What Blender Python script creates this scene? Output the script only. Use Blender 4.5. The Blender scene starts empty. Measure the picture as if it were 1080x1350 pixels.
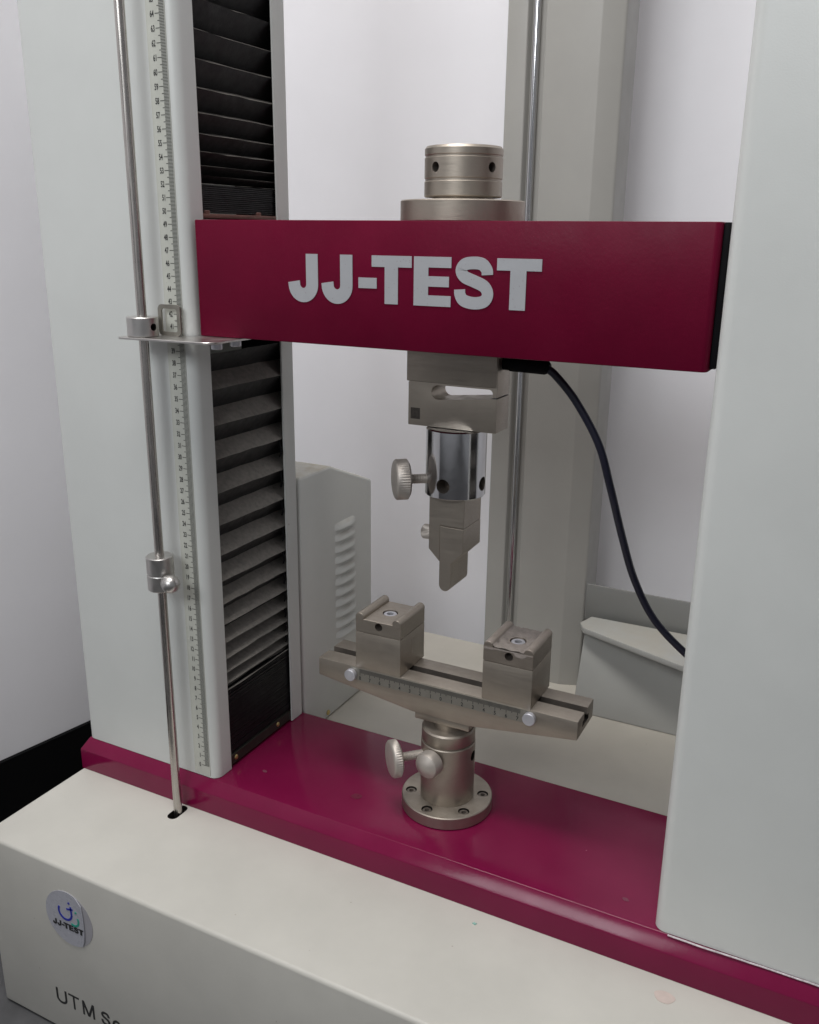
import bpy, bmesh, math, random
from mathutils import Vector, Matrix
random.seed(4)
R = math.radians
sc = bpy.context.scene
col = sc.collection

# ------------------------------------------------------------------ camera
cam_d = bpy.data.cameras.new('camera'); cam = bpy.data.objects.new('camera', cam_d); col.objects.link(cam)
_r = Vector((0.889308, 0.457168, 0.011360)); _u = Vector((-0.142929, 0.254266, 0.956515)); _f = Vector((-0.434399, 0.852260, -0.291463))
cam.matrix_world = Matrix(((_r.x, _u.x, -_f.x, 0.49956), (_r.y, _u.y, -_f.y, -0.58625), (_r.z, _u.z, -_f.z, 0.49673), (0, 0, 0, 1)))
cam_d.sensor_fit = 'VERTICAL'; cam_d.sensor_height = 36; cam_d.lens = 1198.21 / 1350 * 36
cam_d.clip_start = 0.01; cam_d.clip_end = 100
sc.camera = cam

# ------------------------------------------------------------------ world + lamps
w = bpy.data.worlds.new('World'); sc.world = w; w.use_nodes = True
bg = w.node_tree.nodes['Background']; bg.inputs[0].default_value = (0.92, 0.94, 1.0, 1); bg.inputs[1].default_value = 0.20

def area(name, loc, target, sx, sy, power, colour):
    d = bpy.data.lights.new(name, 'AREA'); d.shape = 'RECTANGLE'; d.size = sx; d.size_y = sy; d.energy = power; d.color = colour
    o = bpy.data.objects.new(name, d); col.objects.link(o); o.location = loc
    o.rotation_euler = (Vector(target) - Vector(loc)).to_track_quat('-Z', 'Y').to_euler()
    return o
area('ceiling_lamp', (0.02, -0.40, 2.25), (0.06, -0.15, 0.0), 1.15, 0.5, 30, (1.0, 0.98, 0.955))
wl = area('window_light', (0.10, -1.50, 1.25), (0.17, 0.0, 0.52), 0.9, 0.5, 3.0, (0.94, 0.97, 1.0))
wl.data.spread = R(92)

sc.view_settings.view_transform = 'Standard'; sc.view_settings.look = 'None'
sc.view_settings.exposure = 0.12; sc.view_settings.gamma = 1; sc.view_settings.use_curve_mapping = False

# ------------------------------------------------------------------ materials
def nd(nt, t, **kw):
    n = nt.nodes.new(t)
    for k, v in kw.items(): setattr(n, k, v)
    return n
def mat(name, base, rough=0.5, metal=0.0, var=0.06, vscale=18, rvar=0.08, bump=0.0, bscale=400, dust=0.0, dustcol=(0.33, 0.30, 0.26),
        dscale=60, specks=0.0, speckcol=(0.5, 0.45, 0.42), coat=0.0, spec=0.5, brush=None, specscale=55, base2=None, speck_r=0.09, dust_lo=0.35, dm=(0.36, 0.66)):
    m = bpy.data.materials.new(name); m.use_nodes = True; nt = m.node_tree; L = nt.links.new
    p = nt.nodes['Principled BSDF']
    p.inputs['Metallic'].default_value = metal
    p.inputs['Specular IOR Level'].default_value = spec
    p.inputs['Coat Weight'].default_value = coat; p.inputs['Coat Roughness'].default_value = 0.06
    tc = nd(nt, 'ShaderNodeTexCoord'); src = tc.outputs['Object']
    n1 = nd(nt, 'ShaderNodeTexNoise'); n1.inputs['Scale'].default_value = vscale; n1.inputs['Detail'].default_value = 6; n1.inputs['Roughness'].default_value = 0.6
    L(src, n1.inputs['Vector'])
    mr = nd(nt, 'ShaderNodeMapRange'); mr.inputs['From Min'].default_value = 0.3; mr.inputs['From Max'].default_value = 0.7
    L(n1.outputs['Fac'], mr.inputs['Value'])
    mx = nd(nt, 'ShaderNodeMix', data_type='RGBA')
    b2 = base2 if base2 else tuple(c * (1 + var) for c in base); b1 = base if base2 else tuple(c * (1 - var) for c in base)
    mx.inputs['A'].default_value = (*b1, 1); mx.inputs['B'].default_value = (*b2, 1)
    L(mr.outputs['Result'], mx.inputs['Factor']); colr = mx.outputs['Result']
    rm = nd(nt, 'ShaderNodeMapRange'); rm.inputs['From Min'].default_value = 0.3; rm.inputs['From Max'].default_value = 0.7
    rm.inputs['To Min'].default_value = max(0.02, rough - rvar); rm.inputs['To Max'].default_value = min(1, rough + rvar)
    n2 = nd(nt, 'ShaderNodeTexNoise'); n2.inputs['Scale'].default_value = vscale * 2.7; n2.inputs['Detail'].default_value = 5
    L(src, n2.inputs['Vector'])
    if brush:
        mp = nd(nt, 'ShaderNodeMapping'); mp.inputs['Scale'].default_value = brush
        L(src, mp.inputs['Vector']); L(mp.outputs['Vector'], n2.inputs['Vector']); n2.inputs['Scale'].default_value = 1
    L(n2.outputs['Fac'], rm.inputs['Value']); rgh = rm.outputs['Result']
    if specks > 0:
        v = nd(nt, 'ShaderNodeTexVoronoi'); v.inputs['Scale'].default_value = specscale; L(src, v.inputs['Vector'])
        lt = nd(nt, 'ShaderNodeMath', operation='LESS_THAN'); lt.inputs[1].default_value = speck_r
        L(v.outputs['Distance'], lt.inputs[0])
        sx = nd(nt, 'ShaderNodeSeparateColor'); L(v.outputs['Color'], sx.inputs['Color'])
        g = nd(nt, 'ShaderNodeMath', operation='LESS_THAN'); g.inputs[1].default_value = specks; L(sx.outputs[0], g.inputs[0])
        mu = nd(nt, 'ShaderNodeMath', operation='MULTIPLY'); L(lt.outputs[0], mu.inputs[0]); L(g.outputs[0], mu.inputs[1])
        mu2 = nd(nt, 'ShaderNodeMath', operation='MULTIPLY'); L(mu.outputs[0], mu2.inputs[0]); mu2.inputs[1].default_value = 0.6
        m2 = nd(nt, 'ShaderNodeMix', data_type='RGBA'); L(mu2.outputs[0], m2.inputs['Factor']); L(colr, m2.inputs['A']); m2.inputs['B'].default_value = (*speckcol, 1)
        colr = m2.outputs['Result']
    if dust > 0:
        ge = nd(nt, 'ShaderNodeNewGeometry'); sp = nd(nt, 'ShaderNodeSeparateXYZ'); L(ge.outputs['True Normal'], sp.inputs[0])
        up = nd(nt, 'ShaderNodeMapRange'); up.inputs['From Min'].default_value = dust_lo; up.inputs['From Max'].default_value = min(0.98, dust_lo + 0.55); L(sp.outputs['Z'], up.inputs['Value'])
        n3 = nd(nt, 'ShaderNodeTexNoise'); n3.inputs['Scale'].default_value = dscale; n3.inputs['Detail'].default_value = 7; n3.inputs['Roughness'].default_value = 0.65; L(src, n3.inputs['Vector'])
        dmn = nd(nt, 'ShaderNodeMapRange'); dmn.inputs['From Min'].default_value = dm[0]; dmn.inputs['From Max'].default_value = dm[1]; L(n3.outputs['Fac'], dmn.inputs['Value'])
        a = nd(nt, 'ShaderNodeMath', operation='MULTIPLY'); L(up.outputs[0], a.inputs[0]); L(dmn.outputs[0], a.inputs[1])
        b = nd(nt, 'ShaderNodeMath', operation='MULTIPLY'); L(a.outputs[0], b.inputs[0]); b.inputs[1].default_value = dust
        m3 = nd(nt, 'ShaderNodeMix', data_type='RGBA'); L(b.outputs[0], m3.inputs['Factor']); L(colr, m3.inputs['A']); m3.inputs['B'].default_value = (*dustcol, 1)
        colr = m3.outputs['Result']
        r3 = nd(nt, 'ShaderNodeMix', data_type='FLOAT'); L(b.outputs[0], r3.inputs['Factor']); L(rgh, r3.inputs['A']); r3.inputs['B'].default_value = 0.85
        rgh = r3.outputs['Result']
        if metal > 0:
            r4 = nd(nt, 'ShaderNodeMix', data_type='FLOAT'); L(b.outputs[0], r4.inputs['Factor']); r4.inputs['A'].default_value = metal; r4.inputs['B'].default_value = 0.0
            L(r4.outputs['Result'], p.inputs['Metallic'])
    L(colr, p.inputs['Base Color']); L(rgh, p.inputs['Roughness'])
    if bump > 0:
        n4 = nd(nt, 'ShaderNodeTexNoise'); n4.inputs['Scale'].default_value = bscale; n4.inputs['Detail'].default_value = 3; L(src, n4.inputs['Vector'])
        if brush: L(mp.outputs['Vector'], n4.inputs['Vector']); n4.inputs['Scale'].default_value = 1.3
        bp_ = nd(nt, 'ShaderNodeBump'); bp_.inputs['Strength'].default_value = bump; bp_.inputs['Distance'].default_value = 0.0006
        L(n4.outputs['Fac'], bp_.inputs['Height']); L(bp_.outputs['Normal'], p.inputs['Normal'])
    return m

M = {}
M['grey_paint'] = mat('column_paint', (0.61, 0.622, 0.60), 0.36, var=0.035, vscale=9, rvar=0.08, bump=0.09, bscale=900, specks=0.09, speckcol=(0.30, 0.26, 0.24), specscale=34, speck_r=0.032)
M['beige_paint'] = mat('base_paint', (0.525, 0.51, 0.465), 0.46, var=0.06, vscale=11, rvar=0.07, bump=0.10, bscale=900, specks=0.22, speckcol=(0.30, 0.25, 0.21), specscale=52, speck_r=0.035)
M['rear_paint'] = mat('rear_column_paint', (0.345, 0.335, 0.31), 0.42, var=0.05, vscale=10, bump=0.08, bscale=800)
M['housing_paint'] = mat('housing_paint', (0.66, 0.67, 0.635), 0.45, var=0.04, vscale=10, bump=0.08, bscale=800, dust=0.9, dustcol=(0.50, 0.45, 0.36), dscale=25)
M['maroon'] = mat('maroon_paint', (0.160, 0.0052, 0.041), 0.16, var=0.12, vscale=9, rvar=0.06, coat=0.0, spec=0.27, bump=0.05, bscale=300, specks=0.30, speckcol=(0.40, 0.20, 0.25), specscale=42, speck_r=0.028, dust=0.03, dustcol=(0.28, 0.12, 0.16), dscale=9)
M['maroon_front'] = mat('crosshead_paint', (0.120, 0.0038, 0.0215), 0.36, spec=0.08, var=0.10, vscale=14, rvar=0.08, bump=0.14, bscale=420, specks=0.05, speckcol=(0.26, 0.10, 0.13), specscale=60, speck_r=0.03)
M['nickel'] = mat('satin_nickel', (0.375, 0.332, 0.282), 0.42, 0.84, var=0.06, vscale=40, rvar=0.07, bump=0.07, bscale=1500, brush=(60, 500, 900), dust=0.30, dustcol=(0.25, 0.22, 0.19), dscale=90)
M['nickel_dusty'] = mat('dusty_nickel', (0.34, 0.295, 0.25), 0.44, 0.84, var=0.07, vscale=45, rvar=0.07, bump=0.08, brush=(60, 500, 900), bscale=1500, dust=0.95, dustcol=(0.36, 0.31, 0.28), dscale=70)
M['screw'] = mat('knob_nickel', (0.47, 0.43, 0.39), 0.50, 0.6, var=0.06, vscale=60, bump=0.06, bscale=1800)
M['zinc'] = mat('zinc_screw', (0.60, 0.60, 0.64), 0.46, 0.7, var=0.06, vscale=120)
M['scale_plate'] = mat('beam_scale_plate', (0.30, 0.285, 0.25), 0.42, 0.7, var=0.10, vscale=60)
M['bore'] = mat('steel_bore', (0.22, 0.19, 0.165), 0.45, 0.7, var=0.15, vscale=80)
M['cabinet_paint'] = mat('cabinet_paint', (0.36, 0.36, 0.34), 0.5, var=0.05, vscale=10, bump=0.08, bscale=800, dust=0.6, dustcol=(0.36, 0.33, 0.27), dscale=25)
M['chrome'] = mat('polished_steel', (0.66, 0.66, 0.67), 0.13, 1.0, var=0.04, vscale=60, rvar=0.03, specks=0.25, speckcol=(0.3, 0.29, 0.28), specscale=260, speck_r=0.05)
M['steel'] = mat('brushed_steel_rod', (0.52, 0.49, 0.46), 0.27, 1.0, var=0.10, vscale=30, rvar=0.10, bump=0.06, brush=(900, 900, 25))
M['sheet'] = mat('sheet_steel', (0.58, 0.56, 0.54), 0.36, 1.0, var=0.08, vscale=30)
M['black'] = mat('black_plastic_and_shade', (0.007, 0.007, 0.008), 0.6, var=0.15, vscale=30, spec=0.06)  # plastic parts, plus painted-in darkness of gaps and louvre openings
M['hole'] = mat('bore_shade', (0.035, 0.03, 0.026), 0.55, 0.6, var=0.2, vscale=80)  # near-black recess faces: shade of the holes put into the colour
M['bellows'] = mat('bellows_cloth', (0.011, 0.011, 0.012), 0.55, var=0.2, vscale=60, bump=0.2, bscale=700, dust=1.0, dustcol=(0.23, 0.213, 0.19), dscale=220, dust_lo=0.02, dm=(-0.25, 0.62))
M['bellows_stack'] = mat('bellows_stack', (0.006, 0.006, 0.007), 0.5, var=0.2, vscale=60, spec=0.3)
M['bracket'] = mat('olive_bracket', (0.045, 0.045, 0.036), 0.42, 0.5, var=0.25, vscale=60)
M['brass'] = mat('brass_screw', (0.62, 0.50, 0.22), 0.28, 1.0)
M['rusty'] = mat('brown_bracket', (0.16, 0.075, 0.06), 0.5, 0.3, var=0.25, vscale=90)
M['letter'] = mat('silver_vinyl', (0.37, 0.375, 0.39), 0.42, 0.0, var=0.05, vscale=25, specks=0.35, speckcol=(0.25, 0.20, 0.22), specscale=420, speck_r=0.16)
M['tape'] = mat('ruler_strip', (0.52, 0.525, 0.47), 0.35, var=0.04, vscale=40)
M['ink'] = mat('black_ink', (0.02, 0.02, 0.02), 0.5)
M['tick'] = mat('grey_ink', (0.045, 0.045, 0.042), 0.5)
M['sticker'] = mat('sticker_paper', (0.42, 0.42, 0.46), 0.30, var=0.03, vscale=60)
M['sticker_under'] = mat('sticker_residue', (0.36, 0.35, 0.37), 0.5, var=0.06, vscale=80)
M['blue'] = mat('blue_print', (0.02, 0.03, 0.32), 0.35)
M['green'] = mat('green_print', (0.02, 0.30, 0.22), 0.35)
M['cable'] = mat('cable_sheath', (0.012, 0.012, 0.026), 0.38, var=0.1)
M['wall'] = mat('white_wall', (0.84, 0.83, 0.855), 0.75, var=0.025, vscale=5, bump=0.12, bscale=260, specks=0.05, speckcol=(0.55, 0.53, 0.52), specscale=9, speck_r=0.02)
M['skirting'] = mat('black_skirting', (0.003, 0.003, 0.0035), 0.6, var=0.1, vscale=12, spec=0.1)
M['floor'] = mat('grey_table', (0.07, 0.07, 0.073), 0.55, var=0.25, vscale=30, bump=0.1, bscale=300)
M['etch'] = mat('etched_mark', (0.05, 0.042, 0.036), 0.6, 0.5, var=0.5, vscale=500)
M['seal'] = mat('silver_sealant', (0.60, 0.55, 0.57), 0.3, 0.2, var=0.25, vscale=200)
M['deck'] = mat('dusty_rear_deck', (0.50, 0.47, 0.41), 0.6, var=0.08, vscale=9, bump=0.1, bscale=700, specks=0.15, speckcol=(0.28, 0.24, 0.19), specscale=60, speck_r=0.04)
M['residue'] = mat('specimen_residue', (0.27, 0.235, 0.21), 0.8, var=0.18, vscale=160, bump=0.4, bscale=900)
M['wine'] = mat('wine_stain', (0.125, 0.004, 0.028), 0.3, var=0.1)
M['smudge'] = mat('grey_smudge', (0.17, 0.045, 0.075), 0.5, var=0.25, vscale=300)
M['panel_paint'] = mat('panel_paint', (0.20, 0.20, 0.19), 0.5, var=0.05, vscale=12)
M['pink'] = mat('pink_stain', (0.56, 0.475, 0.43), 0.5, var=0.08, vscale=120)
M['teal'] = mat('teal_chip', (0.26, 0.48, 0.42), 0.5)

# ------------------------------------------------------------------ object helpers
def finish(me, smooth=35):
    me.validate()
    if smooth:
        me.shade_smooth(); me.set_sharp_from_angle(angle=R(smooth))
def obj(name, me, m, parent=None, smooth=35):
    if isinstance(me, bmesh.types.BMesh):
        bm = me; me = bpy.data.meshes.new(name)
        bmesh.ops.recalc_face_normals(bm, faces=bm.faces[:])
        bm.to_mesh(me); bm.free()
    finish(me, smooth)
    o = bpy.data.objects.new(name, me); col.objects.link(o)
    if m: me.materials.clear(); me.materials.append(M[m])
    if parent:
        o.parent = parent
        if parent.type == 'EMPTY': o.location = -parent.location
    return o
def thing(name, label, cat, loc=(0, 0, 0), group=None):
    o = bpy.data.objects.new(name, None); col.objects.link(o); o.location = loc; o.empty_display_size = 0.02
    o['label'] = label; o['category'] = cat
    if group: o['group'] = group
    return o
def box(bm, x0, x1, y0, y1, z0, z1, bev=0.0, seg=2):
    t = bmesh.new(); bmesh.ops.create_cube(t, size=1)
    for v in t.verts:
        v.co = Vector(((x0 + x1) / 2 + v.co.x * (x1 - x0), (y0 + y1) / 2 + v.co.y * (y1 - y0), (z0 + z1) / 2 + v.co.z * (z1 - z0)))
    if bev: bmesh.ops.bevel(t, geom=t.edges[:], offset=bev, segments=seg, affect='EDGES', profile=0.5)
    join(bm, t); return bm
def join(bm, t):
    me = bpy.data.meshes.new('tmp'); t.to_mesh(me); t.free(); bm.from_mesh(me); bpy.data.meshes.remove(me)
def nb(): return bmesh.new()
def B(*a, **k): return box(nb(), *a, **k)
def prism(bm, pts, lo, hi, axis='y', bev=0.0, seg=2):
    """extrude polygon: axis y -> pts (x,z); axis z -> pts (x,y); axis x -> pts (y,z)"""
    t = bmesh.new()
    def P(a, b, h): return {'y': (a, h, b), 'z': (a, b, h), 'x': (h, a, b)}[axis]
    A = [t.verts.new(P(a, b, lo)) for a, b in pts]; C = [t.verts.new(P(a, b, hi)) for a, b in pts]
    t.faces.new(A); t.faces.new(C[::-1]); n = len(pts)
    for i in range(n): t.faces.new((A[i], A[(i + 1) % n], C[(i + 1) % n], C[i]))
    bmesh.ops.recalc_face_normals(t, faces=t.faces[:])
    if bev: bmesh.ops.bevel(t, geom=t.edges[:], offset=bev, segments=seg, affect='EDGES', profile=0.5)
    join(bm, t); return bm
def frame_of(d):
    d = Vector(d).normalized(); a = Vector((0, 0, 1)) if abs(d.z) < 0.9 else Vector((1, 0, 0))
    u = a.cross(d).normalized(); return d, u, d.cross(u)
def lathe(bm, prof, org, d=(0, 0, 1), seg=48, knurl=None):
    """prof list of (radius, height); closed at both ends; knurl=(i0,i1,depth) makes alternate vertices lower"""
    d, u, v = frame_of(d); org = Vector(org); t = bmesh.new(); rings = []
    for i, (r, h) in enumerate(prof):
        ring = []
        for k in range(seg):
            a = 2 * math.pi * k / seg; rr = r - (knurl[2] if knurl and knurl[0] <= i <= knurl[1] and k % 2 else 0)
            ring.append(t.verts.new(org + d * h + (u * math.cos(a) + v * math.sin(a)) * rr))
        rings.append(ring)
    for a, b in zip(rings, rings[1:]):
        for k in range(seg): t.faces.new((a[k], a[(k + 1) % seg], b[(k + 1) % seg], b[k]))
    t.faces.new(rings[0][::-1]); t.faces.new(rings[-1]); bmesh.ops.recalc_face_normals(t, faces=t.faces[:])
    join(bm, t); return bm
def cyl(bm, r, h0, h1, org, d=(0, 0, 1), seg=48, ch=0.0006):
    return lathe(bm, [(r - ch, h0), (r, h0 + ch), (r, h1 - ch), (r - ch, h1)], org, d, seg)
def tube(bm, pts, r, seg=10):
    t = bmesh.new(); P = [Vector(p) for p in pts]; rings = []
    up = None
    for i, p in enumerate(P):
        tan = (P[min(i + 1, len(P) - 1)] - P[max(i - 1, 0)]).normalized()
        if up is None: up = frame_of(tan)[1]
        up = (up - tan * up.dot(tan)).normalized(); v = tan.cross(up)
        rings.append([t.verts.new(p + (up * math.cos(2 * math.pi * k / seg) + v * math.sin(2 * math.pi * k / seg)) * r) for k in range(seg)])
    for a, b in zip(rings, rings[1:]):
        for k in range(seg): t.faces.new((a[k], a[(k + 1) % seg], b[(k + 1) % seg], b[k]))
    t.faces.new(rings[0][::-1]); t.faces.new(rings[-1]); bmesh.ops.recalc_face_normals(t, faces=t.faces[:])
    join(bm, t); return bm
def spline(ctrl, n=12):
    P = [Vector(p) for p in ctrl]; P = [2 * P[0] - P[1]] + P + [2 * P[-1] - P[-2]]; out = []
    for i in range(1, len(P) - 2):
        for k in range(n):
            t = k / n
            out.append(0.5 * ((2 * P[i]) + (P[i + 1] - P[i - 1]) * t + (2 * P[i - 1] - 5 * P[i] + 4 * P[i + 1] - P[i + 2]) * t * t + (3 * P[i] - P[i - 1] - 3 * P[i + 1] + P[i + 2]) * t ** 3))
    out.append(P[-2]); return out
def cut(o, cutters):
    """real holes: boolean difference of the cutter bmeshes; bore faces take the cutter's material"""
    for bm, m in cutters:
        bmesh.ops.recalc_face_normals(bm, faces=bm.faces[:])
        cm = bpy.data.meshes.new('c'); bm.to_mesh(cm); bm.free(); cm.materials.append(M[m])
        co = bpy.data.objects.new('c', cm); col.objects.link(co); co.location = (0, 0, 0)
        par, loc = o.parent, o.location.copy(); o.parent = None; o.location = (0, 0, 0)
        md = o.modifiers.new('b', 'BOOLEAN'); md.operation = 'DIFFERENCE'; md.object = co; md.solver = 'EXACT'; md.material_mode = 'TRANSFER'
        bpy.context.view_layer.update()
        me = bpy.data.meshes.new_from_object(o.evaluated_get(bpy.context.evaluated_depsgraph_get()))
        o.modifiers.clear(); old = o.data; o.data = me; bpy.data.meshes.remove(old)
        bpy.data.objects.remove(co); o.parent = par; o.location = loc
    finish(o.data, 30); return o
def rpoly(pts, r, n=6):
    """round polygon corners; r a number or list"""
    out = []; N = len(pts)
    for i in range(N):
        p = Vector((*pts[i], 0)); a = Vector((*pts[i - 1], 0)); b = Vector((*pts[(i + 1) % N], 0)); rr = r[i] if isinstance(r, (list, tuple)) else r
        if rr <= 0: out.append((p.x, p.y)); continue
        da = (a - p).normalized(); db = (b - p).normalized(); ang = da.angle(db); tl = rr / math.tan(ang / 2)
        c = p + (da + db).normalized() * (rr / math.sin(ang / 2)); s = p + da * tl; e = p + db * tl
        a0 = math.atan2(s.y - c.y, s.x - c.x); a1 = math.atan2(e.y - c.y, e.x - c.x); dd = (a1 - a0 + math.pi) % (2 * math.pi) - math.pi
        for k in range(n + 1): t = a0 + dd * k / n; out.append((c.x + rr * math.cos(t), c.y + rr * math.sin(t)))
    return out
def plate_y(bm, pts, y0, y1): return prism(bm, pts, y0, y1, 'y')
def text_mesh(txt, size, xs=1.0, offset=0.0, depth=0.0):
    c = bpy.data.curves.new('t', 'FONT'); c.body = txt; c.size = size; c.offset = offset; c.extrude = depth; c.resolution_u = 3
    o = bpy.data.objects.new('t', c); col.objects.link(o); bpy.context.view_layer.update()
    me = bpy.data.meshes.new_from_object(o.evaluated_get(bpy.context.evaluated_depsgraph_get()))
    bpy.data.objects.remove(o); bpy.data.curves.remove(c)
    me.transform(Matrix.Diagonal((xs, 1, 1, 1))); return me
def ribbon(path, wd):
    """closed polygon around a centre line of 2-D points"""
    a, b = [], []
    for i, p in enumerate(path):
        p = Vector(p); q = (Vector(path[min(i + 1, len(path) - 1)]) - Vector(path[max(i - 1, 0)])).normalized(); n = Vector((-q.y, q.x))
        a.append(tuple(p + n * wd / 2)); b.append(tuple(p - n * wd / 2))
    return a, b
def ribbon_mesh(bm, path, wd, y0, y1):
    a, b = ribbon(path, wd); t = bmesh.new()
    A = [[t.verts.new((x, y, z)) for x, z in s] for s in (a, b) for y in (y0, y1)]
    n = len(a)
    for i in range(n - 1):
        t.faces.new((A[0][i], A[0][i + 1], A[2][i + 1], A[2][i])); t.faces.new((A[1][i], A[1][i + 1], A[3][i + 1], A[3][i]))
        t.faces.new((A[0][i], A[0][i + 1], A[1][i + 1], A[1][i])); t.faces.new((A[2][i], A[2][i + 1], A[3][i + 1], A[3][i]))
    t.faces.new((A[0][0], A[1][0], A[3][0], A[2][0])); t.faces.new((A[0][-1], A[1][-1], A[3][-1], A[2][-1]))
    bmesh.ops.recalc_face_normals(t, faces=t.faces[:]); join(bm, t); return bm
def struct(o): o['kind'] = 'structure'; return o

# ------------------------------------------------------------------ setting
ZB, ZF = -0.222, -0.0325          # table level, top of the beige base
struct(obj('table_top', B(-2.2, 2.2, -2.2, 2.2, ZB - 0.04, ZB - 0.001), 'floor'))
wd = Vector((0.0225, 0.1200, 0)).normalized(); wn = Vector((-wd.y, wd.x, 0)); wp = Vector((-0.377, 0.0483, 0))
def wall_slab(a, b, t0, t1, z0, z1):
    pts = [wp + wd * a + wn * t0, wp + wd * b + wn * t0, wp + wd * b + wn * t1, wp + wd * a + wn * t1]
    return prism(nb(), [(p.x, p.y) for p in pts], z0, z1, 'z')
lw = struct(obj('wall_left', wall_slab(-0.9, 0.66, 0.0, 0.08, ZB, 2.2), 'wall'))
struct(obj('skirting', wall_slab(-0.9, 0.505, -0.006, -0.0005, ZB, -0.118), 'skirting'))
struct(obj('wall_back', B(-0.6, 1.9, 0.545, 0.62, ZB, 2.2), 'wall'))

# ------------------------------------------------------------------ the machine
mach = thing('testing_machine', 'grey and maroon twin column materials testing machine with white lettered crosshead', 'testing machine', (0.205, 0.15, ZB))
XL, XR = -0.17, 0.5805
# base cabinet
base = obj('base_cabinet', B(XL, XR, -0.1303, 0.462, ZB, ZF, bev=0.0035, seg=3), 'beige_paint', mach)
slot = rpoly([(-0.0385, -0.0325), (-0.0275, -0.0325), (-0.0275, -0.0100), (-0.0385, -0.0100)], 0.0052, 5)
cut(base, [(prism(nb(), slot, ZF - 0.03, ZF + 0.01, 'z'), 'hole')])
obj('stain', prism(nb(), [(0.4276 + 0.0075 * math.cos(a) * (1 + 0.1 * math.sin(3 * a)), -0.0269 + 0.0058 * math.sin(a)) for a in [k * 0.3 for k in range(21)]], ZF + 0.0001, ZF + 0.0003, 'z'), 'pink', base)
obj('paint_chip', prism(nb(), [(0.2741, -0.0242), (0.2768, -0.0251), (0.2778, -0.0229), (0.2762, -0.0235), (0.2756, -0.0221), (0.275, -0.0233)], ZF + 0.0001, ZF + 0.0008, 'z'), 'teal', base)
obj('rear_deck', B(XL + 0.004, XR - 0.004, 0.1500, 0.4600, ZF + 0.00005, ZF + 0.0010), 'deck', base)
# round maker's sticker, half peeled
yS = -0.1303 - 0.0002; sx, sz, sr = -0.0655, -0.0845, 0.0280
disc = [(sx + sr * math.cos(k * math.pi / 32), sz + sr * math.sin(k * math.pi / 32)) for k in range(64)]
obj('sticker_backing', prism(nb(), disc, yS - 0.00015, yS + 0.0001, 'y'), 'sticker_under', base, 0)
c0 = [(sx + sr * 1.0 * math.cos(R(a)), sz + sr * 1.0 * math.sin(R(a))) for a in range(68, 302, 4)]
fold = [(sx + sr * (0.50 + 0.08 * math.sin(t * math.pi)), sz - sr * math.sin(R(58)) + t * sr * (math.sin(R(58)) + math.sin(R(68)))) for t in [i / 8 for i in range(1, 8)]]
obj('round_sticker', prism(nb(), c0 + [(p[0] + 0.002, p[1]) for p in fold], yS - 0.0005, yS - 0.0002, 'y'), 'sticker', base, 0)
ridge = [(p[0] + 0.002, yS - 0.0009, p[1]) for p in fold]
obj('peeled_edge', tube(nb(), [(c0[-1][0], yS - 0.0005, c0[-1][1])] + ridge + [(c0[0][0], yS - 0.0005, c0[0][1])], 0.0006, 8), 'sticker', base)
yP0, yP1 = yS - 0.0008, yS - 0.00045
def arc2(cx, cz, r, a0, a1, n=18): return [(cx + r * math.cos(R(a0 + (a1 - a0) * k / n)), cz + r * math.sin(R(a0 + (a1 - a0) * k / n))) for k in range(n + 1)]
lg = nb(); ribbon_mesh(lg, arc2(sx - 0.0035, sz + 0.0060, 0.0078, 150, 350), 0.0021, yP0, yP1)
ribbon_mesh(lg, [(sx + 0.0043, sz + 0.0045), (sx + 0.0038, sz + 0.0140)], 0.0020, yP0, yP1)
ribbon_mesh(lg, [(sx - 0.0015, sz + 0.0100), (sx + 0.0062, sz + 0.0118)], 0.0019, yP0, yP1); cyl(lg, 0.0012, 0, 0.0004, (sx + 0.0020, yP1, sz + 0.0172), (0, -1, 0), 12, 0.0001)
obj('blue_emblem', lg, 'blue', base, 0)
lg = nb(); ribbon_mesh(lg, arc2(sx + 0.0062, sz + 0.0010, 0.0058, 235, 395), 0.0020, yP0, yP1); cyl(lg, 0.0012, 0, 0.0004, (sx + 0.0095, yP1, sz + 0.0100), (0, -1, 0), 12, 0.0001)
obj('green_emblem', lg, 'green', base, 0)
def put_text(name, txt, size, x, z, y, m, parent, xs=1.0, off=0.0, rot=0.0):
    me = text_mesh(txt, size, xs, off, 0.00008)
    me.transform(Matrix.Translation((x, y, z)) @ Matrix.Rotation(rot, 4, 'Y') @ Matrix.Rotation(R(90), 4, 'X'))
    return obj(name, me, m, parent, 0)

# maroon base plate: chamfered along the front and the left side
def plate_mesh():
    bm = nb(); y0, y1 = -0.0085, 0.1475; cz = -0.0105; c = 0.0085
    ring = lambda x0, x1, ya, yb, z: [bm.verts.new(p) for p in ((x0, ya, z), (x1, ya, z), (x1, yb, z), (x0, yb, z))]
    a = ring(XL, XR, y0, y1, ZF + 0.0003); b = ring(XL, XR, y0, y1, cz); t = ring(XL + 0.0055, XR - 0.0055, y0 + c, y1 - 0.001, 0.0)
    for p, q in ((a, b), (b, t)):
        for i in range(4): bm.faces.new((p[i], p[(i + 1) % 4], q[(i + 1) % 4], q[i]))
    bm.faces.new(a[::-1]); bm.faces.new(t)
    bmesh.ops.bevel(bm, geom=[e for e in bm.edges if not e.verts[0] in a or not e.verts[1] in a], offset=0.0006, segments=2, affect='EDGES', profile=0.5)
    return bm
bplate = obj('base_plate', plate_mesh(), 'maroon', mach)
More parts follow.
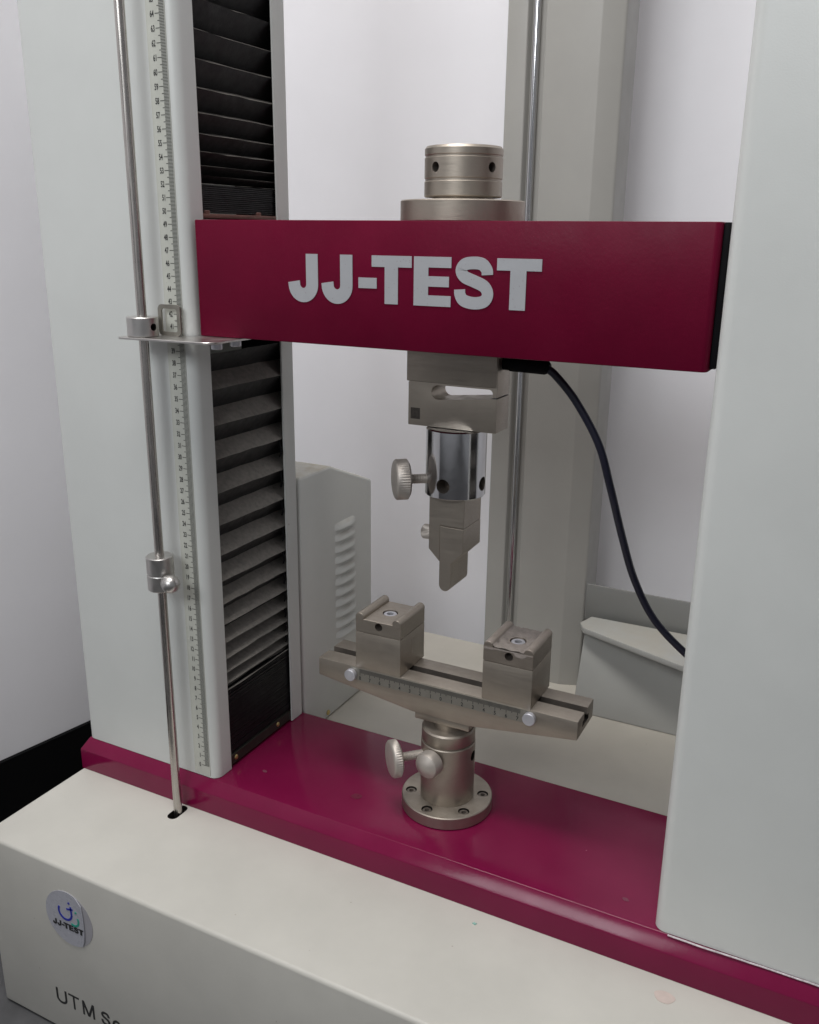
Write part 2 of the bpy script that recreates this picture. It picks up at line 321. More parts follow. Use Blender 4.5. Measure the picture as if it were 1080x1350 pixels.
for nm, cx, cy, rr, m_ in (('dark_stain', 0.1287, 0.0402, 0.0058, 'wine'), ('grey_smudge', 0.3841, 0.0216, 0.0026, 'smudge'), ('grey_smudge', 0.0300, 0.0340, 0.0024, 'smudge')):
    obj(nm, prism(nb(), [(cx + rr * math.cos(k * 0.314) * (1 + 0.22 * math.sin(2 * k * 0.314 + cx * 90)), cy + rr * 0.7 * math.sin(k * 0.314)) for k in range(20)], 0.0001, 0.0003, 'z'), m_, bplate)
seal = [(0.4215 + 0.155 * t, -0.0016 - 0.0005 * math.sin(9 * t), 0.0004) for t in [i / 24 for i in range(25)]]
obj('sealant_bead', tube(nb(), [(x, y, z + random.uniform(-0.0002, 0.0002)) for x, y, z in seal], 0.0007, 6), 'seal', bplate)

# columns
D_, Y1, Y2, WL = 0.1452, 0.0217, 0.1249, 0.1656
HT = 0.98
low = [0.3990, 0.3681, 0.3365, 0.3067, 0.2762, 0.2464, 0.2185, 0.1928, 0.1708, 0.1499, 0.1315, 0.1157, 0.1012, 0.0900, 0.0830]
upp = [0.5345, 0.5405, 0.5478, 0.5580, 0.5712, 0.5866, 0.6046, 0.6252, 0.6460, 0.6680, 0.6905, 0.7135, 0.7370, 0.7605, 0.7840, 0.8075, 0.8310]
def column(mir, label):
    X = (lambda x: x) if not mir else (lambda x: 0.4105 - x)
    t = 0.0016
    outer = rpoly([(0, Y1), (0, 0), (-WL, 0), (-WL, D_), (0, D_), (0, Y2)], [0, 0.0085, 0.0075, 0.004, 0.003, 0], 6)
    inner = rpoly([(-t, Y2), (-t, D_ - t), (-WL + t, D_ - t), (-WL + t, t), (-t, t), (-t, Y1)], [0, 0.002, 0.002, 0.005, 0.0065, 0], 6)
    prof = outer + inner
    c = obj('column', prism(nb(), [(X(x), y) for x, y in prof], 0.0006, HT, 'z'), 'grey_paint', mach, 25)
    if label: c['label'] = label
    xo, xi = -0.0026, -0.0155            # crest and valley of the bellows
    def fold_sheet(zs, top_first):
        bm = nb(); rows = []
        ya, yb = Y1 - 0.012, D_ - 0.0020
        for i, z in enumerate(zs):
            z2 = zs[i + 1] if i + 1 < len(zs) else None
            rows.append((xo, z));
            if z2 is not None: rows.append((xi, z + (z2 - z) * (0.80 if top_first else 0.58)))
        V = []
        for x, z in rows:
            V.append([bm.verts.new((X(x + (0.0010 * random.random() if x == xo else 0)), ya + (yb - ya) * k / 8, z + (random.uniform(-0.00035, 0.00035) if 0 < k < 8 else 0))) for k in range(9)])
        for a, b in zip(V, V[1:]):
            for k in range(8): bm.faces.new((a[k], a[k + 1], b[k + 1], b[k]))
        # give the cloth thickness
        return bm
    def sheet_obj(name, bm):
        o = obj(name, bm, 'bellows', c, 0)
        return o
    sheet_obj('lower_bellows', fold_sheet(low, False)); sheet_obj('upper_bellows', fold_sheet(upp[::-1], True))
    for nm, z0, z1, n in (('folded_stack', 0.013, 0.0845, 42), ('folded_stack', 0.5125, 0.5345, 14)):
        bm = nb(); dz = (z1 - z0) / n
        for k in range(n): box(bm, *sorted((X(xi), X(xo - 0.0008 * random.random() - 0.0003))), Y1 - 0.012, D_ - 0.0020, z0 + k * dz, z0 + k * dz + dz * 0.72)
        obj(nm, bm, 'bellows_stack', c, 0)
    obj('interior_blackout', B(*sorted((X(-0.060), X(-0.0020))), D_ - 0.0022, D_ - 0.00165, 0.002, HT - 0.02), 'black', c, 0)  # added black sheet, keeps the column interior dark behind the folds
    br = obj('bellows_bracket', prism(nb(), [(X(-0.0035), 0.0035), (X(-0.0015), 0.0030), (X(-0.0015), 0.0130), (X(-0.004), 0.0130)], Y1 + 0.001, Y2 - 0.001, 'y'), 'bracket', c, 0)
    br2 = obj('bellows_bracket', B(*sorted((X(-0.028), X(-0.0008))), Y1 + 0.001, Y2 - 0.001, 0.5078, 0.5115, bev=0.0004), 'rusty', c)
    for y in (0.0311, 0.101):
        obj('screw', lathe(nb(), [(0.0025, 0), (0.0025, 0.0006), (0.0016, 0.0014)], (X(-0.0018), y, 0.0082), (-1 if mir else 1, 0, 0.2), 14), 'brass', c)
        obj('screw', lathe(nb(), [(0.0045, 0), (0.0045, 0.002), (0.0038, 0.0026)], (X(-0.006), y, 0.5115), (0, 0, 1), 14), 'rusty', c)
    # little links that guide the folds on the far side
    for a, b in zip(low[3:13], low[4:14]):
        bm = nb(); tube(bm, [(X(-0.0028), Y2 - 0.004, a - 0.001), (X(-0.0012), Y2 - 0.0035, (a + b) / 2 + 0.002), (X(-0.0024), Y2 - 0.004, (a + b) / 2 - 0.002)], 0.0009, 6)
        obj('fold_link', bm, 'black', c)
    return c
colL = column(False, None); colR = column(True, None)

# ruler on the left column
rul = obj('ruler', prism(nb(), [(-0.0262, -0.0006), (-0.0080, -0.0006), (-0.0080, -0.00005), (-0.0262, -0.00005)], 0.0025, 0.90, 'z'), 'tape', mach, 0)
Z0 = 0.0128
vs, fs = [], []
def quad(x0, x1, z0, z1, y=-0.0007):
    i = len(vs); vs.extend([(x0, y, z0), (x1, y, z0), (x1, y, z1), (x0, y, z1)]); fs.append((i, i + 1, i + 2, i + 3))
for k in range(0, 870):
    z = Z0 + k * 0.001; ln = 0.0090 if k % 10 == 0 else (0.0068 if k % 5 == 0 else 0.0050)
    quad(-0.0083 - ln, -0.0083, z - 0.00026, z + 0.00026)
me = bpy.data.meshes.new('scale_marks'); me.from_pydata(vs, [], fs); obj('scale_marks', me, 'tick', rul, 0)
dig = {}
bm = nb()
for k in range(0, 87):
    tm = text_mesh(str(k), 0.0062, 0.62, 0.00014)
    wdt = max((v.co.x for v in tm.vertices), default=0)
    tm.transform(Matrix.Translation((-0.0183 - wdt, -0.00075, Z0 + k * 0.01 - 0.0021)) @ Matrix.Rotation(R(90), 4, 'X'))
    bm.from_mesh(tm); bpy.data.meshes.remove(tm)
obj('scale_numbers', bm, 'ink', rul, 0)

# crosshead
ch = obj('crosshead', prism(nb(), rpoly([(0.004, 0.0058), (0.4056, 0.0058), (0.4056, 0.139), (0.004, 0.139)], [0.0012, 0.0045, 0.002, 0.002], 5), 0.4161, 0.5065, 'z', 0), 'maroon_front', mach, 25)
m_ = ch.data; bmx = nb(); bmx.from_mesh(m_)
bmesh.ops.bevel(bmx, geom=[e for e in bmx.edges if abs(e.verts[0].co.z - e.verts[1].co.z) < 1e-5], offset=0.0009, segments=2, affect='EDGES', profile=0.5); bmx.to_mesh(m_); bmx.free(); finish(m_, 25)
obj('gap_shade', B(0.4056, 0.4098, 0.0110, 0.134, 0.4180, 0.5063, bev=0.001), 'black', ch)  # black slab added for the dark gap into the right column
for x0, x1 in ((-0.06, 0.0042), (0.4090, 0.466)): obj('nut_arm', B(x0, x1, 0.034, 0.112, 0.425, 0.500), 'black', ch)
ZT, ZL = 0.4825, 0.4488
def rect(x0, x1, z0, z1): return [(x0, z0), (x1, z0), (x1, z1), (x0, z1)]
def J(x0, x1):
    wq = 0.0108; xc = x1 - wq / 2; r = (x1 - x0) / 2 - wq / 2; cx = xc - r; cz = 0.4480 + wq * 0.40 + r
    return ('r', [(xc, ZT), (xc, cz + 0.004)] + [(cx + r * math.cos(R(a)), cz + r * math.sin(R(a))) for a in range(0, -181, -10)] + [(cx - r - 0.0003, cz + 0.0020)], wq * 0.97)
def T(x0, a, b, x1): return ('p', [(a, ZL), (b, ZL), (b, 0.4746), (x1, 0.4746), (x1, ZT), (x0, ZT), (x0, 0.4746), (a, 0.4746)])
def S(x0, x1, zl=0.4480, zt=0.4833, wq=0.0083):
    H = zt - zl; W = x1 - x0
    pts = [(0.815, 0.66), (0.80, 0.75), (0.69, 0.855), (0.50, 0.880), (0.28, 0.850), (0.185, 0.735), (0.27, 0.615), (0.50, 0.535), (0.74, 0.445), (0.835, 0.305), (0.76, 0.165), (0.52, 0.118), (0.27, 0.160), (0.175, 0.265), (0.160, 0.370)]
    return ('r', [(p.x, p.y) for p in spline([(x0 + W * a, zl + H * b, 0) for a, b in pts], 5)], wq)
WORD = [J(0.0923, 0.1191), J(0.1220, 0.1490), ('p', rect(0.1539, 0.1691, 0.4593, 0.4668)), T(0.1650, 0.1757, 0.1865, 0.1974),
        ('p', [(0.1992, ZL), (0.2282, ZL), (0.2282, 0.4562), (0.2106, 0.4562), (0.2106, 0.4622), (0.2266, 0.4622), (0.2266, 0.4693), (0.2106, 0.4693), (0.2106, 0.4752), (0.2282, 0.4752), (0.2282, ZT), (0.1992, ZT)]),
        S(0.2299, 0.2610), T(0.2621, 0.2719, 0.2833, 0.2939)]
def glyph(bm, g, y0, y1, f=lambda p: p, k=1.0):
    if g[0] == 'p': prism(bm, [f(p) for p in g[1]], y0, y1, 'y')
    else: ribbon_mesh(bm, [f(p) for p in g[1]], g[2] * k, y0, y1)
    return bm
for g in WORD: obj('letter', glyph(nb(), g, 0.0058 - 0.0005, 0.0058 - 0.00005), 'letter', ch, 0)
# the same word, small, on the sticker
k_ = 0.0375 / 0.2016; bm = nb()
for g in WORD: glyph(bm, g, yP0 - 0.0001, yP1 - 0.0001, lambda p: (sx - 0.0205 + (p[0] - 0.0923) * k_, sz - 0.0118 + (p[1] - ZL) * k_ * 0.95), k_ * 0.9)
obj('sticker_lettering', bm, 'ink', base, 0)
# UTM Series on the front of the base
def L_(pts, w_=0.0023): return ('r', pts, w_)
fx, fz, hh = -0.0935, -0.1885, 0.0158
def arcp(cx, cz, rx, rz, a0, a1, n=14): return [(cx + rx * math.cos(R(a0 + (a1 - a0) * i / n)), cz + rz * math.sin(R(a0 + (a1 - a0) * i / n))) for i in range(n + 1)]
GL = [L_([(0, hh)] + [(0, 0.0052)] + arcp(0.0053, 0.0052, 0.0053, 0.0046, 180, 360) + [(0.0106, hh)]),
      ('p', rect(0.0140, 0.0266, hh - 0.0019, hh)), ('p', rect(0.01935, 0.02125, 0, hh)),
      ('p', rect(0.0305, 0.0324, 0, hh)), ('p', rect(0.0424, 0.0443, 0, hh)), L_([(0.0316, hh), (0.0374, 0.0006)]), L_([(0.0432, hh), (0.0374, 0.0006)]),
      S(0.0515, 0.0632, -0.0003, hh + 0.0003, 0.0023),
      L_([(0.0660, 0.0060), (0.0742, 0.0060)] + arcp(0.0703, 0.0058, 0.0041, 0.0054, 5, 318)),
      ('p', rect(0.0776, 0.0793, 0, 0.0115)), L_(arcp(0.0826, 0.0075, 0.0036, 0.0032, 175, 80), 0.0017),
      ('p', rect(0.0850, 0.0867, 0, 0.0115)), ('p', rect(0.0850, 0.0867, 0.0138, hh)),
      L_([(0.0890, 0.0060), (0.0972, 0.0060)] + arcp(0.0933, 0.0058, 0.0041, 0.0054, 5, 318)), S(0.1000, 0.1082, 0.0, 0.0116, 0.0017)]
bm = nb()
for i, g in enumerate(GL): glyph(bm, g, -0.1303 - 0.0003 - 0.00001 * i, -0.1303 - 0.00005, lambda p: (fx + p[0] * 1.05, fz + p[1]))
obj('front_lettering', bm, 'ink', base, 0)

# limit rod with its stops
rod = obj('limit_rod', cyl(nb(), 0.0039, -0.055, 0.97, (-0.0325, -0.0209, 0), seg=24), 'steel', mach)
RX, RY = -0.0325, -0.0209
cl = obj('stop_collar', lathe(nb(), [(0.0113, 0.1967), (0.0118, 0.1973), (0.0118, 0.2103), (0.0113, 0.2110), (0.0113, 0.2114), (0.0118, 0.2120), (0.0118, 0.2267), (0.0112, 0.2274)], (RX, RY, 0), seg=40), 'sheet', rod)
kd = Vector((0.915, -0.40, 0)).normalized()
obj('stop_knob', lathe(nb(), [(0.004, 0), (0.004, 0.004), (0.0072, 0.005), (0.0078, 0.007), (0.0080, 0.0105), (0.0072, 0.0138), (0.0052, 0.0162), (0.0026, 0.0176), (0.0006, 0.018)], (RX + kd.x * 0.009, RY + kd.y * 0.009, 0.2065), kd, 32), 'sheet', rod)
cl2 = obj('clamp_collar', cyl(nb(), 0.0124, 0.4160, 0.4315, (RX, RY, 0), seg=40), 'sheet', rod)
hd = Vector((0.998, -0.06, 0))
cut(cl2, [(cyl(nb(), 0.0030, 0.004, 0.02, (RX, RY, 0.4238), hd, 20, 0.0001), 'hole')])
fp = obj('follower_plate', prism(nb(), rpoly([(-0.0475, -0.0345), (0.0425, -0.0300), (0.0440, 0.030), (-0.0475, 0.030)], [0.002, 0.010, 0.003, 0.003], 6), 0.4140, 0.4158, 'z', 0.0003, 1), 'sheet', mach)
# the plate runs under the crosshead and stands in front of the column: notch for the column
cut(fp, [(B(-0.06, 0.0012, -0.0010, 0.05, 0.40, 0.43), 'sheet')])
for x, y in ((0.0330, -0.0100), (0.0330, 0.0140)):
    b_ = obj('bolt', lathe(nb(), [(0.0030, 0.0), (0.0045, -0.0004), (0.0045, -0.0050), (0.0042, -0.0054)], (x, y, 0.4139), (0, 0, 1), 20, None), 'zinc', fp)
# rectangular reading frame in front of the ruler
fr = prism(nb(), rpoly([(-0.0280, 0.4158), (-0.0050, 0.4158), (-0.0050, 0.4408), (-0.0280, 0.4408)], 0.0040, 6), -0.0072, -0.0056, 'y')
fo = obj('reading_frame', fr, 'scale_plate', fp)
cut(fo, [(prism(nb(), rpoly([(-0.0245, 0.4190), (-0.0085, 0.4190), (-0.0085, 0.4375), (-0.0245, 0.4375)], 0.0020, 5), -0.02, 0.01, 'y'), 'scale_plate')])
obj('pointer', prism(nb(), [(-0.0086, 0.4288), (-0.0115, 0.4283), (-0.0086, 0.4272)], -0.0070, -0.0058, 'y'), 'sheet', fp, 0)

# coupling on top of the crosshead
AX, AY = 0.2065, 0.0705
tc_ = obj('top_coupling', lathe(nb(), [(0.0456, 0.5066), (0.0466, 0.5072), (0.0466, 0.5208), (0.0456, 0.5216)], (AX, AY, 0), seg=72), 'nickel', mach)
vw = math.atan2(-0.6568, 0.2930)        # bearing of the viewer seen from the axis
def bear(deg): a = vw + R(deg); return Vector((math.cos(a), math.sin(a), 0))
prof = [(0.0230, 0.5215), (0.0230, 0.5238), (0.0282, 0.5238), (0.0290, 0.5246), (0.0290, 0.5344), (0.0284, 0.5350), (0.0284, 0.5364), (0.0290, 0.5370), (0.0290, 0.5508), (0.0284, 0.5514), (0.0284, 0.5524), (0.0290, 0.5530), (0.0290, 0.5572), (0.0276, 0.5590)]
ring = obj('locking_ring', lathe(nb(), prof, (AX, AY, 0), seg=72), 'nickel', tc_)
cut(ring, [(lathe(nb(), [(0.0036, 0.012), (0.0036, 0.035)], (AX, AY, 0.5440), bear(a), 24), 'bore') for a in (-45, 45, 135, 225)])

# housing behind the left column, with pressed louvres
hs = obj('motor_housing', prism(nb(), [(0.1490, ZF + 0.0012), (0.2975, ZF + 0.0012), (0.2975, 0.2270), (0.2080, 0.2620), (0.1490, 0.2620)], -0.158, 0.0, 'x', 0.0035, 3), 'housing_paint', mach)
for k in range(11):
    zc = 0.1905 - k * 0.01285
    bm = nb(); t = []
    y0, y1 = 0.2150, 0.2590
    A = []
    for i in range(9):
        s = i / 8; y = y0 + (y1 - y0) * s; e = math.sin(math.pi * min(1, max(0, s))) ** 0.35 if 0 < s < 1 else 0
        A.append([bm.verts.new((-0.0005 + 0.0001, y, zc + 0.0050)), bm.verts.new((0.0030 * e, y, zc + 0.0010)), bm.verts.new((0.0042 * e, y, zc - 0.0030)), bm.verts.new((-0.0005, y, zc - 0.0032))])
    for a, b in zip(A, A[1:]):
        for j in range(3): bm.faces.new((a[j], a[j + 1], b[j + 1], b[j]))
    lv = obj('louvre', bm, 'housing_paint', hs, 40); lv.data.materials.append(M['black'])
    for pl in lv.data.polygons:
        if all(lv.data.vertices[i].co.z < zc - 0.0028 for i in pl.vertices): pl.material_index = 1  # underside painted black for the dark inside of an open louvre
obj('screw', lathe(nb(), [(0.003, 0), (0.003, 0.001), (0.002, 0.0016)], (0.0002, 0.195, -0.024), (1, 0, 0), 14), 'brass', hs)
# rear column with guide rod
rc = obj('rear_column', prism(nb(), rpoly([(0.1045, 0.400), (0.1275, 0.400), (0.1300, 0.4085), (0.1450, 0.4085), (0.1475, 0.400), (0.2060, 0.400), (0.2290, 0.409), (0.2290, 0.455), (0.1045, 0.455)], [0.003, 0.002, 0.001, 0.001, 0.002, 0.006, 0.004, 0.002, 0.002], 4), ZF + 0.0012, HT, 'z'), 'rear_paint', mach, 40)
obj('guide_rod', cyl(nb(), 0.0036, 0.004, HT - 0.05, (0.1365, 0.4035, 0), seg=20), 'chrome', rc)
# low rear cabinet with tray
rb = obj('rear_cabinet', prism(nb(), [(0.2402, 0.0600), (0.2402, 0.0480), (0.2410, ZF + 0.0012), (0.5800, ZF + 0.0012), (0.5800, 0.0600)], 0.3437, 0.440, 'y', 0.002, 2), 'cabinet_paint', mach)
for v in rb.data.vertices:
    if v.co.y < 0.40: v.co.y += 0.034 * (v.co.z - ZF) / 0.0925
obj('upper_panel', B(0.2310, 0.58, 0.4055, 0.4085, 0.0600, 0.1040, bev=0.0008), 'panel_paint', rb)
obj('tray', prism(nb(), rpoly([(0.2345, 0.3747), (0.2420, 0.3620), (0.3600, 0.3180), (0.5750, 0.2700), (0.5750, 0.4045), (0.2414, 0.3985)], [0.002, 0.003, 0.01, 0.003, 0.002, 0.002], 4), 0.0603, 0.0672, 'z', 0.0010, 2), 'cabinet_paint', rb)

# ------------------------------------------------------------------ load cell
lc = thing('load_cell', 'grey nickel S-shaped load cell block with oblong slot under maroon crosshead', 'load cell', (AX, AY, 0.3505))
y0, y1 = 0.0580, 0.0840
cell = obj('cell_body', B(0.1688, 0.2450, y0, y1, 0.3503, 0.4159, bev=0.0006), 'nickel', lc)
st = rpoly([(0.1893, 0.3720), (0.2415, 0.3770), (0.2415, 0.3842), (0.1893, 0.3842)], [0.0058, 0.003, 0.0034, 0.0058], 6)
cut(cell, [(prism(nb(), st, 0.03, 0.11, 'y'), 'nickel'),
           (B(0.2380, 0.2480, 0.03, 0.11, 0.3772, 0.3784), 'hole'),
           (B(0.1660, 0.1697, 0.03, 0.11, 0.3848, 0.3856), 'hole')])
obj('upper_cap', B(0.1677, 0.2446, y0 - 0.0012, y1 + 0.0012, 0.3858, 0.4160, bev=0.0008), 'nickel', lc)
obj('etched_square', prism(nb(), [(0.1712, 0.3555), (0.1795, 0.3555), (0.1795, 0.3645), (0.1712, 0.3645)], y0 - 0.00012, y0 + 0.0001, 'y'), 'etch', lc, 0)
cb = thing('signal_cable', 'dark blue black cable curving down from connector under the crosshead', 'cable', (0.2800, 0.070, 0.4025))
obj('connector', lathe(nb(), [(0.0030, -0.040), (0.0052, -0.036), (0.0052, -0.030), (0.0058, -0.0295), (0.0058, -0.002), (0.0050, 0.0), (0.0030, 0.002)], (0.2800, 0.070, 0.4030), (1, 0, -0.02), 28), 'black', cb)
path = spline([(0.2785, 0.070, 0.4025), (0.2865, 0.0712, 0.3968), (0.3023, 0.075, 0.3780), (0.3205, 0.079, 0.3470), (0.3305, 0.085, 0.3130), (0.3395, 0.100, 0.2690), (0.3490, 0.113, 0.2310), (0.3660, 0.119, 0.1980), (0.3916, 0.120, 0.1743), (0.4200, 0.121, 0.1560), (0.455, 0.122, 0.150)], 12)
obj('cable_run', tube(nb(), path, 0.0031, 12), 'cable', cb)

# ------------------------------------------------------------------ loading nose
def thumbscrew(name, org, d, parent, rb=0.0165, th=0.012, stem=0.030, r_st=0.0041, m='screw'):
    bm = nb()
    stp = [(r_st, 0.0)]
    h = 0.001
    while h < stem: stp += [(r_st, h), (r_st - 0.0006, h + 0.0007), (r_st, h + 0.0014)]; h += 0.0014
    lathe(bm, stp, org, d, 24)
    o = obj(name, bm, m, parent, 50)
    k = obj('knurled_head', lathe(nb(), [(rb - 0.003, stem), (rb, stem + 0.0018), (rb, stem + th - 0.0018), (rb - 0.0012, stem + th - 0.0006), (rb - 0.0030, stem + th)], org, d, 96, (1, 2, 0.0007)), m, o, 40)
    return o
ln_ = thing('loading_nose', 'upper wedge shaped bending nose in polished steel collar with thumbscrew', 'test fixture', (AX, AY, 0.3502))
co = obj('polished_collar', lathe(nb(), [(0.0236, 0.2945), (0.0246, 0.2955), (0.0246, 0.3490), (0.0236, 0.3500)], (AX, AY, 0), seg=96), 'chrome', ln_)
cut(co, [(lathe(nb(), [(0.0058, 0.008), (0.0058, 0.030)], (AX, AY, 0.3060), bear(a), 32), 'bore') for a in (-24, 64, 156)])
thumbscrew('thumbscrew', Vector((AX, AY, 0.3080)) + bear(-76) * 0.022, bear(-76), ln_, stem=0.0165, th=0.0125)
yb0, yb1 = 0.0535, 0.0880
hold = [(0.1915, 0.2960), (0.2227, 0.2960), (0.2227, 0.2705), (0.2016, 0.2705), (0.2016, 0.2395), (0.2008, 0.2400), (0.1915, 0.2492)]
obj('nose_holder', prism(nb(), hold, yb0, yb1, 'y', 0.0004, 1), 'nickel', ln_)
tipc = [(0.2071 + 0.0052 * math.cos(R(a)), 0.2200 + 0.0056 * math.sin(R(a))) for a in range(0, -181, -15)]
nose = [(0.2227, 0.2702), (0.2227, 0.2497), (0.2123, 0.2392)] + tipc + [(0.2019, 0.2702)]
obj('nose_insert', prism(nb(), nose, yb0 - 0.0008, yb1 + 0.0003, 'y', 0.0003, 1), 'nickel', ln_)
obj('clamp_screw', lathe(nb(), [(0.0058, 0), (0.0062, 0.0006), (0.0062, 0.0092), (0.0054, 0.0100)], (0.1916, 0.0640, 0.2600), (-1, 0, 0), 64, (1, 2, 0.0004)), 'screw', ln_)

# ------------------------------------------------------------------ bending support
bs = thing('bending_support', 'nickel three point bending support beam on round flanged post with two blocks', 'test fixture', (AX, AY, 0.0))
fl = obj('mounting_flange', lathe(nb(), [(0.0400, 0.0003), (0.0410, 0.0012), (0.0410, 0.0112), (0.0402, 0.0120)], (AX, AY, 0), seg=80), 'nickel', bs)
bang = [math.atan2(y - AY, x - AX) for x, y in ((0.1769, 0.0595), (0.2038, 0.0437), (0.2324, 0.0590), (0.2324, 0.0919))]
angs = [R(-158 + 60 * k) for k in range(6)]
cut(fl, [(cyl(nb(), 0.0050, 0.0055, 0.02, (AX + 0.0325 * math.cos(a), AY + 0.0325 * math.sin(a), 0), seg=24, ch=0.0001), 'hole') for a in angs])
for a in angs:
    p = (AX + 0.0325 * math.cos(a), AY + 0.0325 * math.sin(a), 0)
    b_ = obj('bolt', lathe(nb(), [(0.0040, 0.005), (0.0043, 0.0056), (0.0043, 0.0104), (0.0038, 0.0110), (0.0022, 0.0110), (0.0020, 0.0080)], p, seg=18), 'bore', fl)
post = obj('post', lathe(nb(), [(0.0242, 0.0121), (0.0242, 0.0670), (0.0236, 0.0678)], (AX, AY, 0), seg=80), 'nickel', bs)
cut(post, [(lathe(nb(), [(0.0048, 0.012), (0.0048, 0.035)], (AX, AY, 0.0560), bear(68), 28), 'hole')])
obj('post_cap', lathe(nb(), [(0.0225, 0.0672), (0.0225, 0.0690), (0.0234, 0.0692), (0.0238, 0.0698), (0.0238, 0.0800), (0.0226, 0.0815), (0.0130, 0.0816), (0.0130, 0.0890)], (AX, AY, 0), seg=80), 'nickel', bs)
obj('pin_knob', lathe(nb(), [(0.0070, 0), (0.0070, 0.005), (0.0108, 0.0055), (0.0116, 0.0065), (0.0116, 0.0135), (0.0106, 0.0160), (0.0060, 0.0190), (0.0030, 0.0200), (0.0010, 0.0203)], Vector((AX, AY, 0.0555)) + bear(-33) * 0.0190, bear(-33), 40), 'screw', bs)
thumbscrew('thumbscrew', Vector((AX, AY, 0.0560)) + bear(-68) * 0.021, bear(-68), bs, stem=0.0250, th=0.0090, rb=0.0166)
YB0, YB1, ZT2 = 0.0515, 0.0955, 0.1260
XB0, XB1 = 0.0830, 0.3280
prof = [(XB0, 0.1090), (0.1800, 0.0960), (0.2330, 0.0960), (XB1, 0.1090), (XB1, ZT2), (XB0, ZT2)]
beam = obj('beam', prism(nb(), prof, YB0, YB1, 'y', 0.0007, 2), 'nickel', bs)
cut(beam, [(B(XB0 - 0.01, XB1 + 0.01, 0.0690, 0.0780, 0.1150, ZT2 + 0.01), 'bore'), (B(XB0 - 0.01, XB1 + 0.01, 0.0650, 0.0820, 0.1145, 0.1195), 'hole')])
obj('beam_foot', B(0.1805, 0.2325, 0.0545, 0.0925, 0.0885, 0.0962, bev=0.0008), 'nickel', bs)
ys = YB0
sp_ = obj('beam_scale', prism(nb(), [(0.1165, 0.1135), (0.2895, 0.1135), (0.2895, 0.1252), (0.1165, 0.1252)], ys - 0.0007, ys + 0.0001, 'y'), 'scale_plate', bs, 0)
vs, fs = [], []
for k in range(0, 153):
    x = 0.1270 + k * 0.001; L_ = 0.0062 if k % 10 == 0 else (0.0050 if k % 5 == 0 else 0.0038)
    quad(x - 0.00024, x + 0.00024, 0.1248 - L_, 0.1248, ys - 0.00078)
me = bpy.data.meshes.new('scale_marks'); me.from_pydata(vs, [], fs); obj('scale_marks', me, 'ink', sp_, 0)
bm = nb()
for k in range(16):
    tm = text_mesh(str(abs(8 - k)), 0.0050, 0.8, 0.0001); wx = max(v.co.x for v in tm.vertices)
    tm.transform(Matrix.Translation((0.1270 + k * 0.01 - wx / 2, ys - 0.0008, 0.1142)) @ Matrix.Rotation(R(90), 4, 'X')); bm.from_mesh(tm); bpy.data.meshes.remove(tm)
obj('scale_numbers', bm, 'ink', sp_, 0)
for x, z in ((0.1186, 0.1182), (0.2880, 0.1195)):
    obj('scale_screw', lathe(nb(), [(0.0050, 0), (0.0055, 0.0005), (0.0055, 0.0042), (0.0050, 0.0047), (0.0020, 0.0049)], (x, ys - 0.0006, z), (0, -1, 0), 28), 'zinc', bs)
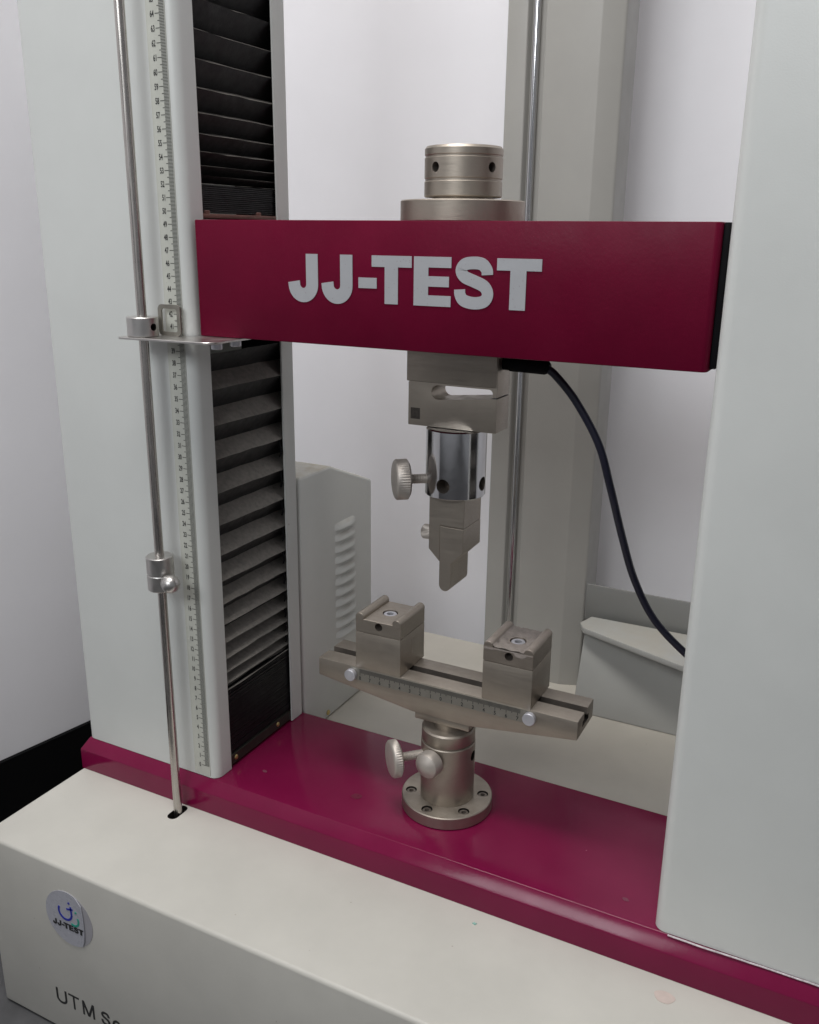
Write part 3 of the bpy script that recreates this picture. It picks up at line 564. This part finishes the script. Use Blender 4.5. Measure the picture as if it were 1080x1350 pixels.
def block(x0, x1, mname):
    yb, ye = 0.0513, 0.0985; zs = 0.1610; zt = 0.1738
    body = obj('support_block', B(x0, x1, yb, ye, ZT2 + 0.0001, zs, bev=0.0004), 'nickel', bs)
    top = obj('roller_seat', prism(nb(), [(x0, zs + 0.0003), (x1, zs + 0.0003), (x1, zt + 0.0015), (x1 - 0.0075, zt), (x0 + 0.0080, zt), (x0, zt + 0.0015)], yb, ye, 'y', 0.0004, 1), mname, body)
    xc = (x0 + x1) / 2
    cut(top, [(cyl(nb(), 0.0037, -0.005, 0.020, (xc + 0.0008, yb, 0.1690), (0, 1, 0), 24, 0.0001), 'bore'), (cyl(nb(), 0.0070, 0.1690, 0.19, (xc, 0.0745, 0), seg=28, ch=0.0001), mname)])
    for xr in (x0 + 0.0042, x1 - 0.0040):
        obj('roller', cyl(nb(), 0.0041, yb - 0.0002, ye + 0.0002, (xr, 0, zt + 0.0012), (0, 1, 0), 28, 0.0004), mname, body)
    b_ = obj('bolt', lathe(nb(), [(0.0060, 0.1685), (0.0063, 0.1690), (0.0063, 0.1722), (0.0057, 0.1731), (0.0031, 0.1731), (0.0029, 0.1700)], (xc, 0.0745, 0), seg=28), 'zinc', body)
    obj('socket', cyl(nb(), 0.0030, 0.1690, 0.1708, (xc, 0.0745, 0), seg=6, ch=0.0001), 'hole', body)
    if x0 < 0.2: obj('side_slot', B(x1 - 0.001, x1 + 0.00025, 0.0720, 0.0755, 0.1400, 0.1555, bev=0.0002), 'nickel', body)
    return body
block(0.1225, 0.1672, 'nickel'); bR = block(0.2444, 0.2878, 'nickel_dusty')
# crumbled specimen residue caked on the right block, ragged where it runs over the front edge
edge = [(0.2446 + 0.0430 * i / 26, 0.1736 - 0.0008 * random.random() - (0.0016 + 0.0018 * random.random() if 16 < i < 23 else 0.0) - (0.0012 * random.random() if i < 7 else 0.0)) for i in range(27)]
obj('residue', prism(nb(), [(0.2446, 0.1742)] + edge + [(0.2876, 0.1742)], 0.0509, 0.0513, 'y'), 'residue', bR)
bm = nb(); nx, ny = 22, 20; V = []
for i in range(nx):
    row = []
    for j in range(ny):
        x = 0.2525 + (0.2806 - 0.2525) * i / (nx - 1); y = 0.0511 + 0.0470 * j / (ny - 1)
        d = math.hypot(x - 0.2661, y - 0.0745); h = 0.1739 + (0.0010 + 0.0010 * random.random()) * min(1, max(0, (d - 0.0080) / 0.004))
        if i in (0, nx - 1): h += 0.0016
        row.append(bm.verts.new((x, y, h - (0.0010 if d < 0.0078 else 0))))
    V.append(row)
for i in range(nx - 1):
    for j in range(ny - 1):
        c_ = (V[i][j].co + V[i + 1][j + 1].co) / 2
        if math.hypot(c_.x - 0.2661, c_.y - 0.0745) > 0.0072: bm.faces.new((V[i][j], V[i + 1][j], V[i + 1][j + 1], V[i][j + 1]))
obj('residue', bm, 'residue', bR, 60)
